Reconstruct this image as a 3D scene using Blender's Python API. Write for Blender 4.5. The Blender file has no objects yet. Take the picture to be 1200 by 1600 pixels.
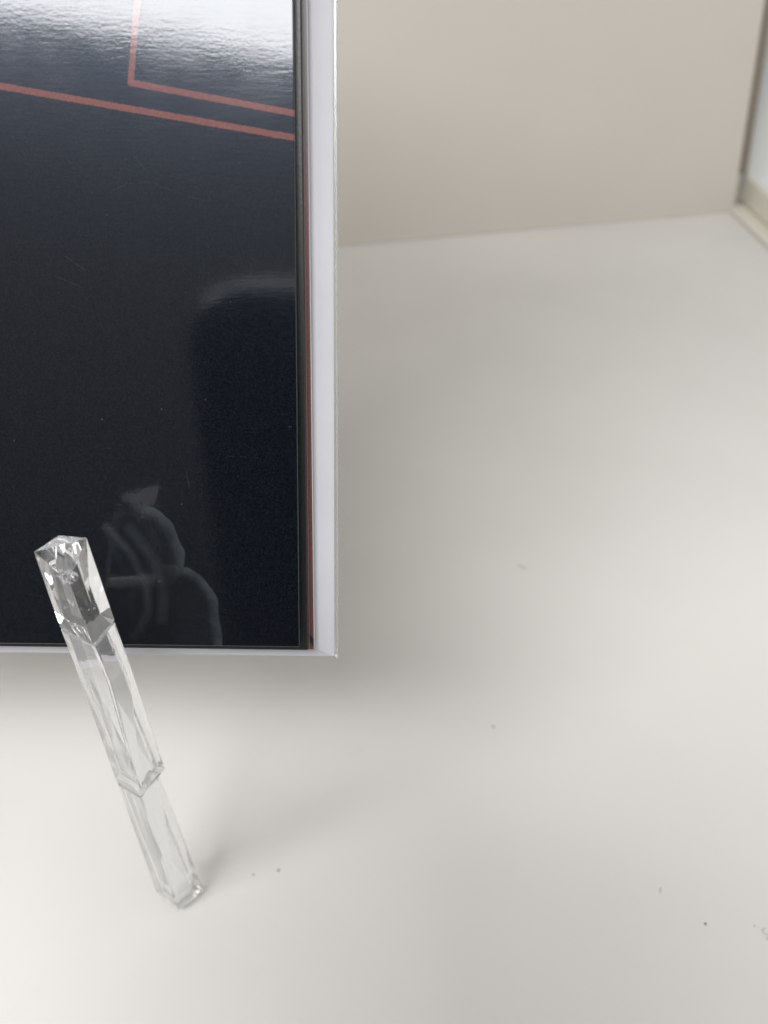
import bpy, bmesh, math, random
from mathutils import Vector, Matrix, Euler
R = math.radians
rnd = random.Random(7)
sc = bpy.context.scene
C = sc.collection

# ------------------------------------------------------------------ camera
CAM_H = 0.15
cd = bpy.data.cameras.new('camera'); cam = bpy.data.objects.new('camera', cd); C.objects.link(cam)
cam.location = (0, 0, CAM_H); cam.rotation_euler = (R(50), 0, 0)
cd.sensor_fit = 'VERTICAL'; cd.sensor_height = 34.6; cd.lens = 26.0
cd.clip_start = 0.004; cd.clip_end = 20
cd.dof.use_dof = True; cd.dof.focus_distance = 0.104; cd.dof.aperture_fstop = 20.0
sc.camera = cam

# ------------------------------------------------------------------ light
w = bpy.data.worlds.new('World'); sc.world = w; w.use_nodes = True
nt = w.node_tree; bg = nt.nodes['Background']
tc = nt.nodes.new('ShaderNodeTexCoord'); sx = nt.nodes.new('ShaderNodeSeparateXYZ')
mr = nt.nodes.new('ShaderNodeMapRange'); mx = nt.nodes.new('ShaderNodeMix'); mx.data_type = 'RGBA'
nt.links.new(tc.outputs['Generated'], sx.inputs[0]); nt.links.new(sx.outputs['Z'], mr.inputs['Value'])
mr.inputs['From Min'].default_value = -0.1; mr.inputs['From Max'].default_value = 0.9
nt.links.new(mr.outputs[0], mx.inputs['Factor'])
mx.inputs['A'].default_value = (0.046, 0.048, 0.053, 1)      # dim room near eye level
mx.inputs['B'].default_value = (0.47, 0.455, 0.43, 1)        # pale ceiling overhead
nt.links.new(mx.outputs['Result'], bg.inputs['Color']); bg.inputs['Strength'].default_value = 1.0

def area(name, el, az, dist, sxx, syy, watts, col, target=(0, .10, .03), roll=0.):
    """window-like lamp; az is measured to the left of straight behind the camera"""
    L = bpy.data.lights.new(name, 'AREA'); L.shape = 'RECTANGLE'; L.size = sxx; L.size_y = syy
    L.energy = watts; L.color = col
    o = bpy.data.objects.new(name, L); C.objects.link(o)
    d = Vector((-math.sin(az)*math.cos(el), -math.cos(az)*math.cos(el), math.sin(el)))
    o.location = Vector(target) + d*dist
    o.rotation_euler = ((-d).to_track_quat('-Z', 'Y') @ Euler((0, 0, roll)).to_quaternion()).to_euler()
    return o
area('window_light', R(53.2), R(33), 0.85, 0.68, 0.22, 8.5, (1.0, 0.99, 0.99), roll=R(14))

sc.view_settings.view_transform = 'Standard'; sc.view_settings.look = 'None'
sc.view_settings.exposure = 0.0; sc.view_settings.gamma = 1.0
sc.render.engine = 'CYCLES'
cy = sc.cycles
cy.use_denoising = True; cy.max_bounces = 16; cy.transmission_bounces = 14; cy.glossy_bounces = 8
cy.diffuse_bounces = 5; cy.caustics_refractive = True; cy.caustics_reflective = True; cy.blur_glossy = 0.3

# ------------------------------------------------------------------ materials
class NT:
    def __init__(s, name):
        s.m = bpy.data.materials.new(name); s.m.use_nodes = True; s.t = s.m.node_tree
        s.b = s.t.nodes['Principled BSDF']
    def n(s, typ, **kw):
        x = s.t.nodes.new(typ)
        for k, v in kw.items(): setattr(x, k, v)
        return x
    def l(s, a, b): s.t.links.new(a, b)
    def set(s, **kw):
        names = dict(col='Base Color', rough='Roughness', spec='Specular IOR Level', ior='IOR', trans='Transmission Weight',
                     metal='Metallic', coat='Coat Weight', coatr='Coat Roughness', sheen='Sheen Weight')
        for k, v in kw.items():
            i = s.b.inputs[names[k]]
            i.default_value = (*v, 1) if k == 'col' else v
        return s
    def coord(s): 
        return s.n('ShaderNodeTexCoord').outputs['Object']
    def math(s, op, a, b=None, c=None, clamp=False):
        x = s.n('ShaderNodeMath', operation=op); x.use_clamp = clamp
        for i, v in enumerate((a, b, c)):
            if v is None: continue
            if isinstance(v, (int, float)): x.inputs[i].default_value = v
            else: s.l(v, x.inputs[i])
        return x.outputs[0]
    def vm(s, op, a, b=None):
        x = s.n('ShaderNodeVectorMath', operation=op)
        for i, v in enumerate((a, b)):
            if v is None: continue
            if isinstance(v, (tuple, list)): x.inputs[i].default_value = v
            else: s.l(v, x.inputs[i])
        return x
    def noise(s, scale, detail=4, rough=.55, vec=None, stretch=None):
        x = s.n('ShaderNodeTexNoise'); x.inputs['Scale'].default_value = scale
        x.inputs['Detail'].default_value = detail; x.inputs['Roughness'].default_value = rough
        v = vec or s.coord()
        if stretch:
            v = s.vm('MULTIPLY', v, stretch).outputs[0]
        s.l(v, x.inputs['Vector']); return x.outputs['Fac']
    def ramp(s, f, a, b, lo=0., hi=1.):
        x = s.n('ShaderNodeMapRange'); x.interpolation_type = 'SMOOTHSTEP'
        s.l(f, x.inputs['Value'])
        for k, v in (('From Min', a), ('From Max', b), ('To Min', lo), ('To Max', hi)): x.inputs[k].default_value = v
        return x.outputs[0]
    def mix(s, f, a, b):
        x = s.n('ShaderNodeMix'); x.data_type = 'RGBA'
        if isinstance(f, (int, float)): x.inputs['Factor'].default_value = f
        else: s.l(f, x.inputs['Factor'])
        for k, v in (('A', a), ('B', b)):
            if isinstance(v, tuple): x.inputs[k].default_value = (*v, 1)
            else: s.l(v, x.inputs[k])
        return x.outputs['Result']
    def bump(s, h, strength, dist, normal=None):
        x = s.n('ShaderNodeBump'); x.inputs['Strength'].default_value = strength; x.inputs['Distance'].default_value = dist
        s.l(h, x.inputs['Height'])
        if normal: s.l(normal, x.inputs['Normal'])
        return x.outputs[0]
    def flat(s):
        """object coordinate with its depth dropped, in millimetres"""
        p = s.n('ShaderNodeSeparateXYZ'); s.l(s.coord(), p.inputs[0])
        c = s.n('ShaderNodeCombineXYZ')
        s.l(s.math('MULTIPLY', p.outputs[0], 1000.), c.inputs[0]); s.l(s.math('MULTIPLY', p.outputs[2], 1000.), c.inputs[2])
        return c.outputs[0], p
    def seg(s, P, a, b):
        """distance in mm from P to the segment a-b"""
        a3 = (a[0], 0, a[1]); ab = (b[0]-a[0], 0, b[1]-a[1]); q = ab[0]**2+ab[2]**2
        pa = s.vm('SUBTRACT', P, a3).outputs[0]
        t = s.math('DIVIDE', s.vm('DOT_PRODUCT', pa, ab).outputs['Value'], q, clamp=True)
        sc_ = s.n('ShaderNodeVectorMath', operation='SCALE'); sc_.inputs[0].default_value = ab; s.l(t, sc_.inputs['Scale'])
        d = s.vm('SUBTRACT', pa, sc_.outputs[0]).outputs[0]
        return s.vm('LENGTH', d).outputs['Value']
    def poly(s, P, pts):
        out = None
        for a, b in zip(pts, pts[1:]):
            d = s.seg(P, a, b); out = d if out is None else s.math('MINIMUM', out, d)
        return out

def plain(name, **kw):
    return NT(name).set(**kw).m

# white laminate floor
F = NT('white_laminate').set(rough=.42, spec=.35)
n1 = F.noise(14, 3); n2 = F.noise(70, 5, .6)
col = F.mix(F.ramp(n1, .3, .7), (.600, .588, .569), (.626, .615, .597))
col = F.mix(F.math('MULTIPLY', F.ramp(n2, .60, .80), .25), col, (.54, .525, .505))
F.l(col, F.b.inputs['Base Color'])
F.l(F.ramp(F.noise(40, 4), .3, .7, .36, .5), F.b.inputs['Roughness'])
F.l(F.bump(F.noise(2200, 2), .05, .0002), F.b.inputs['Normal']); FLOOR = F.m
# matt wall lining
F = NT('matt_white_lining').set(rough=.75, spec=.2)
F.l(F.mix(F.ramp(F.noise(9, 4), .3, .7), (.525, .493, .446), (.545, .513, .468)), F.b.inputs['Base Color'])
F.l(F.bump(F.noise(900, 3), .06, .0004), F.b.inputs['Normal']); WALL = F.m
CREAM = plain('cream_paint', col=(.66, .635, .555), rough=.45)
PANE = plain('glowing_frosted_pane', col=(.60, .63, .63), rough=.3, spec=.4)
pb = PANE.node_tree.nodes['Principled BSDF']; pb.inputs['Emission Color'].default_value = (.95, .96, .92, 1); pb.inputs['Emission Strength'].default_value = .21   # glow added to brighten the pane, as if lit from behind
BROWN = plain('brown_matt', col=(.25, .21, .17), rough=.6)

# white board
F = NT('white_board').set(rough=.6, spec=.15)
s_ = F.noise(1500, 2)
c0 = F.mix(F.ramp(F.noise(60, 4), .3, .7), (.50, .50, .542), (.53, .53, .572))
F.l(F.mix(F.ramp(F.noise(420, 2, .5), .76, .80, 0, .7), c0, (.30, .29, .30)), F.b.inputs['Base Color'])
F.l(F.bump(s_, .05, .0001), F.b.inputs['Normal']); BOARD = F.m
PAPER = plain('paper_core', col=(.62, .60, .60), rough=.7)

# printed glossy cover
LINE_A = [(-95., 82.15), (-4.2, 68.66)]
LINE_B = [(-4.2, 71.30), (-23.78, 74.40), (-21.2, 90.8)]
ARC_OUT = [(-31.2, 21.6), (-29.6, 22.9), (-26.0, 22.6), (-22.8, 20.8), (-21.0, 17.6), (-20.7, 16.2)]
ARC_LOW = [(-21.8, 15.9), (-19.0, 14.3), (-16.8, 11.4), (-15.9, 8.0), (-16.3, 4.9)]
ARC_IN = [(-30.6, 20.6), (-27.6, 17.0), (-25.8, 12.6), (-25.8, 8.4), (-28.0, 4.9)]
ARC_IN2 = [(-27.4, 20.4), (-24.4, 16.0), (-23.4, 11.5), (-23.9, 7.6)]
SCRATCH = [[(-26.7, 62.6), (-24.5, 63.6), (-21.5, 63.5), (-19.0, 62.4), (-15.8, 61.6)],
           [(-34.5, 52.6), (-31.5, 51.4)], [(-33.0, 55.0), (-30.8, 53.4)], [(-7.6, 69.9), (-15.5, 69.6)],
           [(-12.5, 70.9), (-18.6, 70.95)], [(-26.9, 66.2), (-27.8, 64.4)], [(-23.9, 66.5), (-22.4, 64.6)],
           [(-32.2, 66.2), (-31.0, 65.2)], [(-29.3, 70.4), (-28.4, 69.7)], [(-19.6, 28.6), (-19.2, 26.2)],
           [(-8.2, 27.4), (-8.0, 28.9)], [(-31.0, 31.4), (-28.4, 31.1)], [(-10.0, 30.2), (-14., 30.4)],
           [(-11.5, 65.9), (-9.3, 66.5)], [(-37.5, 71.5), (-36.5, 70.4)]]
F = NT('glossy_dark_print').set(spec=.22, rough=.26)
P, sp = F.flat()
grain = F.noise(5600, 3, .8); wob = F.noise(2600, 3)
base = F.mix(F.ramp(grain, .35, .75), (.0003, .0005, .0012), (.0070, .0095, .0150))
dist = F.math('MINIMUM', F.poly(P, LINE_A), F.poly(P, LINE_B))
dist = F.math('ADD', dist, F.math('MULTIPLY', F.math('SUBTRACT', wob, .5), .22))
line = F.ramp(dist, .31, .40, 1., 0.)
red = F.mix(F.ramp(grain, .35, .7), (.115, .034, .023), (.180, .056, .037))
base = F.mix(line, base, red)
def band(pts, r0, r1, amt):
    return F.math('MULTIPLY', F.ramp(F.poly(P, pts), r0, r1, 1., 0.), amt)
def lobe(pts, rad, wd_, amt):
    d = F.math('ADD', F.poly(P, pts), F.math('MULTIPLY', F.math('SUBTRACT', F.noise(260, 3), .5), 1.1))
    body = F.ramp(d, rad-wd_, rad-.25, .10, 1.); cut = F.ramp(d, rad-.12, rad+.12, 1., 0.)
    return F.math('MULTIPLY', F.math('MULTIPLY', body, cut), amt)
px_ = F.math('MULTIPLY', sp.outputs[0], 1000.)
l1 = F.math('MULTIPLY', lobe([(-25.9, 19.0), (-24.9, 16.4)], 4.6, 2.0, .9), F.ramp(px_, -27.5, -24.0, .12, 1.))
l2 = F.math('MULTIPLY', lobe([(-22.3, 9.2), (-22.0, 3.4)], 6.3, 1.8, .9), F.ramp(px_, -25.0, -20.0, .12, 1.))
l3 = F.math('MAXIMUM', band(ARC_IN, .05, 1.0, .45), band(ARC_IN2, .1, 1.3, .4))
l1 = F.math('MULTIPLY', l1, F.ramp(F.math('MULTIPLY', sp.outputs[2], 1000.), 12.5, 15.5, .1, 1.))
arcs = F.math('MAXIMUM', F.math('MAXIMUM', l1, l2), l3)
arcs = F.math('MULTIPLY', arcs, F.ramp(F.noise(330, 5, .65), .2, .75, .45, 1.1))
base = F.mix(F.math('MULTIPLY', arcs, .055, clamp=True), base, (.55, .64, .66))  # pale grey arcs mixed into the cover colour
scr = None
for q in SCRATCH:
    d = F.poly(P, q); scr = d if scr is None else F.math('MINIMUM', scr, d)
scr = F.math('MULTIPLY', F.ramp(scr, .02, .085, 1., 0.), F.ramp(F.noise(900, 3), .42, .6))
dust = F.ramp(F.noise(1500, 1, .4), .80, .83)
base = F.mix(F.math('MULTIPLY', scr, .022), base, (.6, .65, .7))
base = F.mix(F.math('MULTIPLY', dust, .05), base, (.6, .65, .7))
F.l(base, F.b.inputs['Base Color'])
rg = F.ramp(F.noise(160, 4), .3, .7, .06, .10)
F.l(F.math('ADD', rg, F.math('MULTIPLY', arcs, .2)), F.b.inputs['Coat Roughness'])
h1 = F.noise(1., 4, .6, stretch=(420., 420., 2300.)); h2 = F.noise(2600, 3, .6)
nb = F.bump(h2, .04, .00008, F.bump(h1, .05, .00008))
F.l(nb, F.b.inputs['Normal'])
F.set(coat=1.); F.b.inputs['Coat IOR'].default_value = 1.52; F.b.inputs['Specular Tint'].default_value = (.60, .74, 1., 1); F.l(nb, F.b.inputs['Coat Normal'])
COVER = F.m

# second sheet: dark grey semi-gloss
F = NT('grey_sheet').set(rough=.36, spec=.7)
F.l(F.mix(F.ramp(F.noise(4000, 2), .3, .7), (.004, .004, .0045), (.012, .012, .013)), F.b.inputs['Base Color'])
F.l(F.bump(F.noise(2600, 3), .25, .0001), F.b.inputs['Normal']); SHEET = F.m
# rear card: a red printed margin over dark ground
F = NT('rear_card_print').set(rough=.35, spec=.5)
P, sp = F.flat()
g = F.noise(4200, 2)
redc = F.mix(F.ramp(g, .3, .7), (.085, .036, .034), (.15, .066, .062))
dk = F.ramp(F.poly(P, [(-4.4, 4.4), (-3.0, 2.5)]), .32, .42, 1., 0.)
hi = F.ramp(sp.outputs[2], .060, .080)
c1 = F.mix(dk, redc, (.012, .016, .022)); c1 = F.mix(hi, c1, (.035, .030, .030))
pe = F.math('MINIMUM', F.poly(P, [(-3.24, 1.9), (-3.40, 86.)]), F.poly(P, [(-3.92, 2.), (-3.94, 86.)]))
c1 = F.mix(F.ramp(pe, 0.03, .08, .5, 0.), c1, (.42, .38, .37))
F.l(c1, F.b.inputs['Base Color']); REAR = F.m

# clear acrylic
def acrylic(name, rough, bumpd, tint):
    F = NT(name).set(col=tint, rough=rough, trans=1., ior=1.49, spec=.5)
    hb = F.noise(1., 3, .5, stretch=(420., 420., 110.))
    F.l(F.bump(hb, .5, bumpd), F.b.inputs['Normal'])
    return F.m
ACR = acrylic('clear_acrylic', .06, .000012, (.97, .98, .992))
ACR.node_tree.nodes['Principled BSDF'].inputs['Transmission Weight'].default_value = .90
TIP = acrylic('clear_acrylic_tip', .015, .00004, (.985, .99, .995))
TIP.node_tree.nodes['Principled BSDF'].inputs['Transmission Weight'].default_value = .985
CLEAR = acrylic('clear_edge_acrylic', .22, .0001, (.93, .95, .945))

# ------------------------------------------------------------------ mesh helpers
def obj(name, bm, mats, parent=None, smooth=False, bevel=None):
    me = bpy.data.meshes.new(name); bmesh.ops.recalc_face_normals(bm, faces=bm.faces); bm.to_mesh(me); bm.free()
    for m in (mats if isinstance(mats, (list, tuple)) else [mats]): me.materials.append(m)
    if smooth:
        for p in me.polygons: p.use_smooth = True
    o = bpy.data.objects.new(name, me); C.objects.link(o)
    if parent: o.parent = parent
    if bevel:
        b = o.modifiers.new('bevel', 'BEVEL'); b.width = bevel; b.segments = 3; b.limit_method = 'ANGLE'; b.angle_limit = R(25)
    return o
def tag(o, label=None, cat=None, group=None, kind=None):
    for k, v in (('label', label), ('category', cat), ('group', group), ('kind', kind)):
        if v: o[k] = v
    return o
def thing(name, label, cat, mat=None):
    o = bpy.data.objects.new(name, None); C.objects.link(o); o.empty_display_size = .01
    if mat is not None: o.matrix_world = mat
    return tag(o, label, cat)
def hexa(bm, bot, top):
    """a solid between two vertex loops"""
    a = [bm.verts.new(p) for p in bot]; b = [bm.verts.new(p) for p in top]; n = len(a)
    bm.faces.new(a[::-1]); bm.faces.new(b)
    for i in range(n): bm.faces.new((a[i], a[(i+1) % n], b[(i+1) % n], b[i]))
    return a, b
def rings(bm, loops):
    vs = [[bm.verts.new(p) for p in L] for L in loops]; n = len(vs[0])
    bm.faces.new(vs[0][::-1]); bm.faces.new(vs[-1])
    for a, b in zip(vs, vs[1:]):
        for i in range(n): bm.faces.new((a[i], a[(i+1) % n], b[(i+1) % n], b[i]))
def box(bm, x0, x1, y0, y1, z0, z1):
    hexa(bm, [(x0, y0, z0), (x1, y0, z0), (x1, y1, z0), (x0, y1, z0)], [(x0, y0, z1), (x1, y0, z1), (x1, y1, z1), (x0, y1, z1)])

# ------------------------------------------------------------------ setting
WA = Vector((-.02408, .39174, 0)); WB = Vector((.19887, .44459, 0)); wd = (WB-WA).normalized(); wn = Vector((wd.y, -wd.x, 0))  # wn faces the camera
bm = bmesh.new()
g = [(-.9, -.9, 0), (.75, -.9, 0), (.75, .75, 0), (-.9, .75, 0)]
hexa(bm, [(x, y, -.018) for x, y, z in g], g)
tag(obj('floor', bm, FLOOR), 'white laminate shelf floor under the easel', None, None, 'structure')
# back wall, with a small radius where it meets the floor; its right end leans
bm = bmesh.new()
prof = [(.0007*(1-math.sin(a)), .0003+.0007*(1-math.cos(a))) for a in [i*math.pi/2/6 for i in range(7)]] + [(0, .06), (0, .55)]
def wall_loop(s, lean):
    base = WA + wd*s
    front = [base + wn*d + wd*(lean*z) + Vector((0, 0, z)) for d, z in prof]
    back = [base - wn*.012 + wd*(lean*.55) + Vector((0, 0, .55)), base - wn*.012 + Vector((0, 0, .0003))]
    return front + back
Lw = (WB-WA).length
rings(bm, [wall_loop(s, l) for s, l in ((-.75, 0), (0, 0), (Lw-.001, -.155))])
tag(obj('wall', bm, WALL), 'matt white back wall behind the picture', None, None, 'structure')

# side panel at the right, cream frame round a grey pane
t = thing('side_window', 'cream framed grey pane at the right end of the white wall', 'window')
X0 = .2058
bm = bmesh.new(); hexa(bm, [(WB.x-.0030, WB.y+.004, .0004), (X0-.0010, -.3, .0004), (X0+.05, -.3, .0004), (X0+.03, .458, .0004)],
                      [(WB.x-.0030, WB.y+.004, .0016), (X0-.0010, -.3, .0016), (X0+.05, -.3, .0016), (X0+.03, .458, .0016)])
obj('sill', bm, CREAM, t, bevel=.0004)
bm = bmesh.new(); box(bm, X0, X0+.020, -.3, .4600, .0018, .0152); obj('bottom_rail', bm, CREAM, t, bevel=.0012)
bm = bmesh.new(); box(bm, X0+.0022, X0+.0062, -.3, .62, .0155, .40); obj('pane', bm, PANE, t)
def leaning_bar(name, z0, z1, s0, s1, d0, d1, mat):
    def q(z): return [WB + wd*(s-.155*z) - wn*d + Vector((0, 0, z)) for s, d in ((s0, d0), (s1, d0), (s1, d1), (s0, d1))]
    bm = bmesh.new(); hexa(bm, q(z0), q(z1)); obj(name, bm, mat, t, bevel=.0005)
leaning_bar('corner_block', .0018, .0160, -.006, .0095, .0125, .020, CREAM)
leaning_bar('brown_strip', .0162, .42, -.006, .0135, .0125, .016, BROWN)  # plain brown bar between the wall end and the pane

# ------------------------------------------------------------------ the picture: board, cards and glossy cover
LEAN = R(26); ROLL = R(.7646)
n_ = Vector((0, -math.cos(LEAN), math.sin(LEAN)))
u0 = Vector((1, 0, 0)); v0 = Vector((0, math.sin(LEAN), math.cos(LEAN)))
u_ = u0*math.cos(ROLL) - v0*math.sin(ROLL); v_ = u0*math.sin(ROLL) + v0*math.cos(ROLL)
O = Vector((-.006802, .072081, .061662))
M = Matrix((( u_.x, -n_.x, v_.x, O.x), (u_.y, -n_.y, v_.y, O.y), (u_.z, -n_.z, v_.z, O.z), (0, 0, 0, 1)))
pic = thing('display_picture', 'dark glossy print with red lines on a white board, leaning on the clear easel', 'picture', M)
# local frame: x right, y into the picture, z up its face; origin at the board's lower right corner
XL, ZT = -.142, .200
def sheet(name, x_bot, x_top, z_bot, yf, th, mats, bevel=None, skew=0., side=None):
    """a card with its front at y = yf, its right edge running from x_bot (foot) to x_top (head)"""
    bm = bmesh.new()
    xt = x_bot + (x_top-x_bot)*(ZT-.003-z_bot)/.082
    a, b = hexa(bm, [(XL+.005, yf, z_bot), (x_bot, yf+skew, z_bot-.00002), (x_bot, yf+th, z_bot), (XL+.005, yf+th, z_bot)],
         [(XL+.005, yf, ZT-.003), (xt, yf+skew, ZT-.003), (xt, yf+th, ZT-.003), (XL+.005, yf+th, ZT-.003)])
    if side:
        bm.normal_update()
        for f in bm.faces:
            if abs(f.normal.y) < .5: f.material_index = 1
    return obj(name, bm, mats, pic, bevel=bevel)
bm = bmesh.new()
ix, iz = -.0026, .0014
o_ = [(XL, 0), (-.0004, 0), (-.0004, ZT), (XL, ZT)]; i_ = [(XL+.003, iz), (ix, iz), (ix, ZT-.003), (XL+.003, ZT-.003)]
rings(bm, [[(x, .0030, z) for x, z in o_], [(x, .0007, z) for x, z in o_], [(x, 0, z) for x, z in i_]])
obj('backing_board', bm, BOARD, pic, bevel=.00012)
bm = bmesh.new(); hexa(bm, [(-.00038, .0003, .0001), (.00004, .0003, -.0001), (.00004, .0028, -.0001), (-.00038, .0028, .0001)],
                      [(-.00038, .0003, ZT), (.00004, .0003, ZT), (.00004, .0028, ZT), (-.00038, .0028, ZT)])
obj('clear_edge', bm, CLEAR, pic, bevel=.00015)
sheet('rear_card', -.00322, -.00337, .00195, -.0012, .0010, [REAR, PAPER], .00006, side=True)
sheet('middle_sheet', -.00400, -.00400, .00235, -.0024, .0010, [SHEET, SHEET], .0001)
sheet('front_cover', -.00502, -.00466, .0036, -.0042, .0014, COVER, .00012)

# ------------------------------------------------------------------ acrylic easel
ez = thing('display_easel', 'clear acrylic easel with an upright post in front of the dark print', 'easel')
ez.location = (-.0387, .0655, 0)
def ring(z, xl, xr, xm, hf, hb, zl=0, zf=0, zr=0, zb=0):
    return [(xl+.0387, 0, z+zl), (xm+.0387, -hf, z+zf), (xr+.0387, 0, z+zr), (xl+xr-xm+.0387, hb, z+zb)]
# the post is three glued pieces of acrylic: foot, block and clear tip
bm = bmesh.new()
rings(bm, [ring(.0002, -.0425, -.0348, -.0382, .0028, .0030),
           ring(.0016, -.0433, -.0340, -.0381, .0038, .0038),
           ring(.0405, -.0422, -.0349, -.0370, .0038, .0038, -.0012, .0011, .0026, .0006)])
obj('post_foot', bm, ACR, ez, bevel=.0004)
bm = bmesh.new()
rings(bm, [ring(.0407, -.04225, -.0336, -.0368, .0040, .0040, -.0012, .0011, .0026, .0006),
           ring(.0690, -.0414, -.0337, -.0354, .0038, .0037),
           ring(.0757, -.04135, -.03385, -.0357, .0036, .0034, .0000, .0008, .0014, .0006)])
obj('post_block', bm, ACR, ez, bevel=.0004)
bm = bmesh.new()
rings(bm, [ring(.0759, -.0412, -.0339, -.0358, .0035, .0033, .0000, .0008, .0014, .0006),
           ring(.0885, -.0407, -.0340, -.0362, .0030, .0026, .0005, -.0012, .0027, .0008)])
# two air bubbles trapped under the top
for bx, bz, br in ((-.0372, .0862, .00045), (-.0366, .0866, .00045)):
    bmesh.ops.create_uvsphere(bm, u_segments=12, v_segments=8, radius=br, matrix=Matrix.Translation((bx+.0387, -.0012, bz)) @ Matrix.Diagonal((1, 1, 1.6, 1)))
obj('post_tip', bm, TIP, ez, bevel=.0003)
# support arm under and behind the picture, and the rear leg
def prism(name, pts, wdt, yaw, dx=0.):
    bm = bmesh.new(); c, s = math.cos(yaw), math.sin(yaw)
    loop = []
    for sgn in (-1, 1):
        loop.append([(dx - s*d + c*sgn*wdt/2, c*d + s*sgn*wdt/2, z) for d, z in pts])
    hexa(bm, loop[0], loop[1])
    return obj(name, bm, ACR, ez, bevel=.0003)
prism('support_arm', [(.0096, .0602), (.0135, .0565), (.05, .127), (.046, .129)], .0045, R(4))
prism('rear_leg', [(.0130, .0560), (.0190, .0600), (.092, .0002), (.082, .0002)], .0045, R(4))

# ------------------------------------------------------------------ crumbs and hairs on the floor
def crumb(name, x, y, r, col, label, sq=.5):
    bm = bmesh.new(); bmesh.ops.create_icosphere(bm, subdivisions=2, radius=r)
    for v in bm.verts:
        v.co *= 1 + rnd.uniform(-.3, .3); v.co.z = (v.co.z+r*.6)*sq
    o = obj(name, bm, col, smooth=True); o.location = (x, y, .0001); return tag(o, label, 'speck')
def hair(x, y, pts, r, mat, label):
    bm = bmesh.new(); loops = []
    for i, q in enumerate(pts):
        a = Vector(pts[max(0, i-1)]); b = Vector(pts[min(len(pts)-1, i+1)]); d = (b-a).normalized(); nn = Vector((-d.y, d.x))
        loops.append([(q[0]+nn.x*r*math.cos(k*math.pi/3), q[1]+nn.y*r*math.cos(k*math.pi/3), r+r*math.sin(k*math.pi/3)) for k in range(6)])
    rings(bm, loops); o = obj('fibre', bm, mat, smooth=True); o.location = (x, y, .0001)
    return tag(o, label, 'fibre')
GREYD = plain('grey_dust', col=(.42, .41, .40), rough=.8); BRN = plain('brown_crumb', col=(.26, .15, .08), rough=.8)
PALE = plain('pale_dust', col=(.50, .488, .47), rough=.8)
def fl(px, py):   # where a picture position meets the floor
    a, b = (px-600)/1202.3, (py-800)/1202.3
    d = CAM_H/(math.sin(R(40)) + b*math.cos(R(40)))
    return a*d, d*(math.cos(R(40)) - b*math.sin(R(40)))
crumb('crumb', *fl(1102, 1444), .00024, BRN, 'tiny brown crumb on the white floor at the lower right')
crumb('crumb', *fl(771, 1136), .00035, PALE, 'tiny grey speck on the bright floor right of the board corner', .25)
crumb('crumb', *fl(435, 1360), .00028, GREYD, 'darker of two specks on the floor right of the easel foot', .3)
crumb('crumb', *fl(396, 1367), .00026, PALE, 'paler of two specks on the floor right of the easel foot', .3)
crumb('crumb', *fl(1179, 1447), .00014, GREYD, 'tiny dark speck beside the curled fibre at the right edge')
hair(*fl(1196, 1460), [(.0003, .0010), (-.0004, .0007), (-.0003, .0001), (.0004, -.0001), (.0003, -.0007), (-.0002, -.0009)], .00006, GREYD, 'curled grey fibre on the floor at the right edge')
hair(*fl(1032, 1392), [(.0002, .0005), (.0, 0), (-.00025, -.0005)], .00007, PALE, 'short straight grey fibre on the floor at the lower right')
hair(*fl(817, 886), [(-.0012, .0008), (-.0003, .0), (.0010, -.0005)], .00012, PALE, 'short grey fibre on the floor beyond the specks')

# ------------------------------------------------------------------ the phone that takes the picture, mirrored in the cover
RIM = plain('silver_rim', col=(.8, .8, .82), rough=.25, metal=1.)
GLASSB = plain('black_phone_glass', col=(.008, .008, .009), rough=.12)
ph = thing('smartphone', 'black smartphone with a silver rim, mirrored darkly in the glossy print', 'phone', cam.matrix_basis @ Matrix.Translation((-.0165, -.0646, .0055)))
def rounded(bm, w2, h2, r, z0, z1):
    pts = []
    for cx, cy_, a0 in ((w2-r, h2-r, 0), (-w2+r, h2-r, 90), (-w2+r, -h2+r, 180), (w2-r, -h2+r, 270)):
        for k in range(9):
            a = R(a0+k*11.25); pts.append((cx+r*math.cos(a), cy_+r*math.sin(a)))
    hexa(bm, [(x, y, z0) for x, y in pts], [(x, y, z1) for x, y in pts])
bm = bmesh.new(); rounded(bm, .0335, .0715, .016, -.0042, .0030); obj('back_glass', bm, GLASSB, ph)
bm = bmesh.new(); rounded(bm, .0345, .0725, .017, -.0022, .0014); obj('rim', bm, RIM, ph, bevel=.0012)
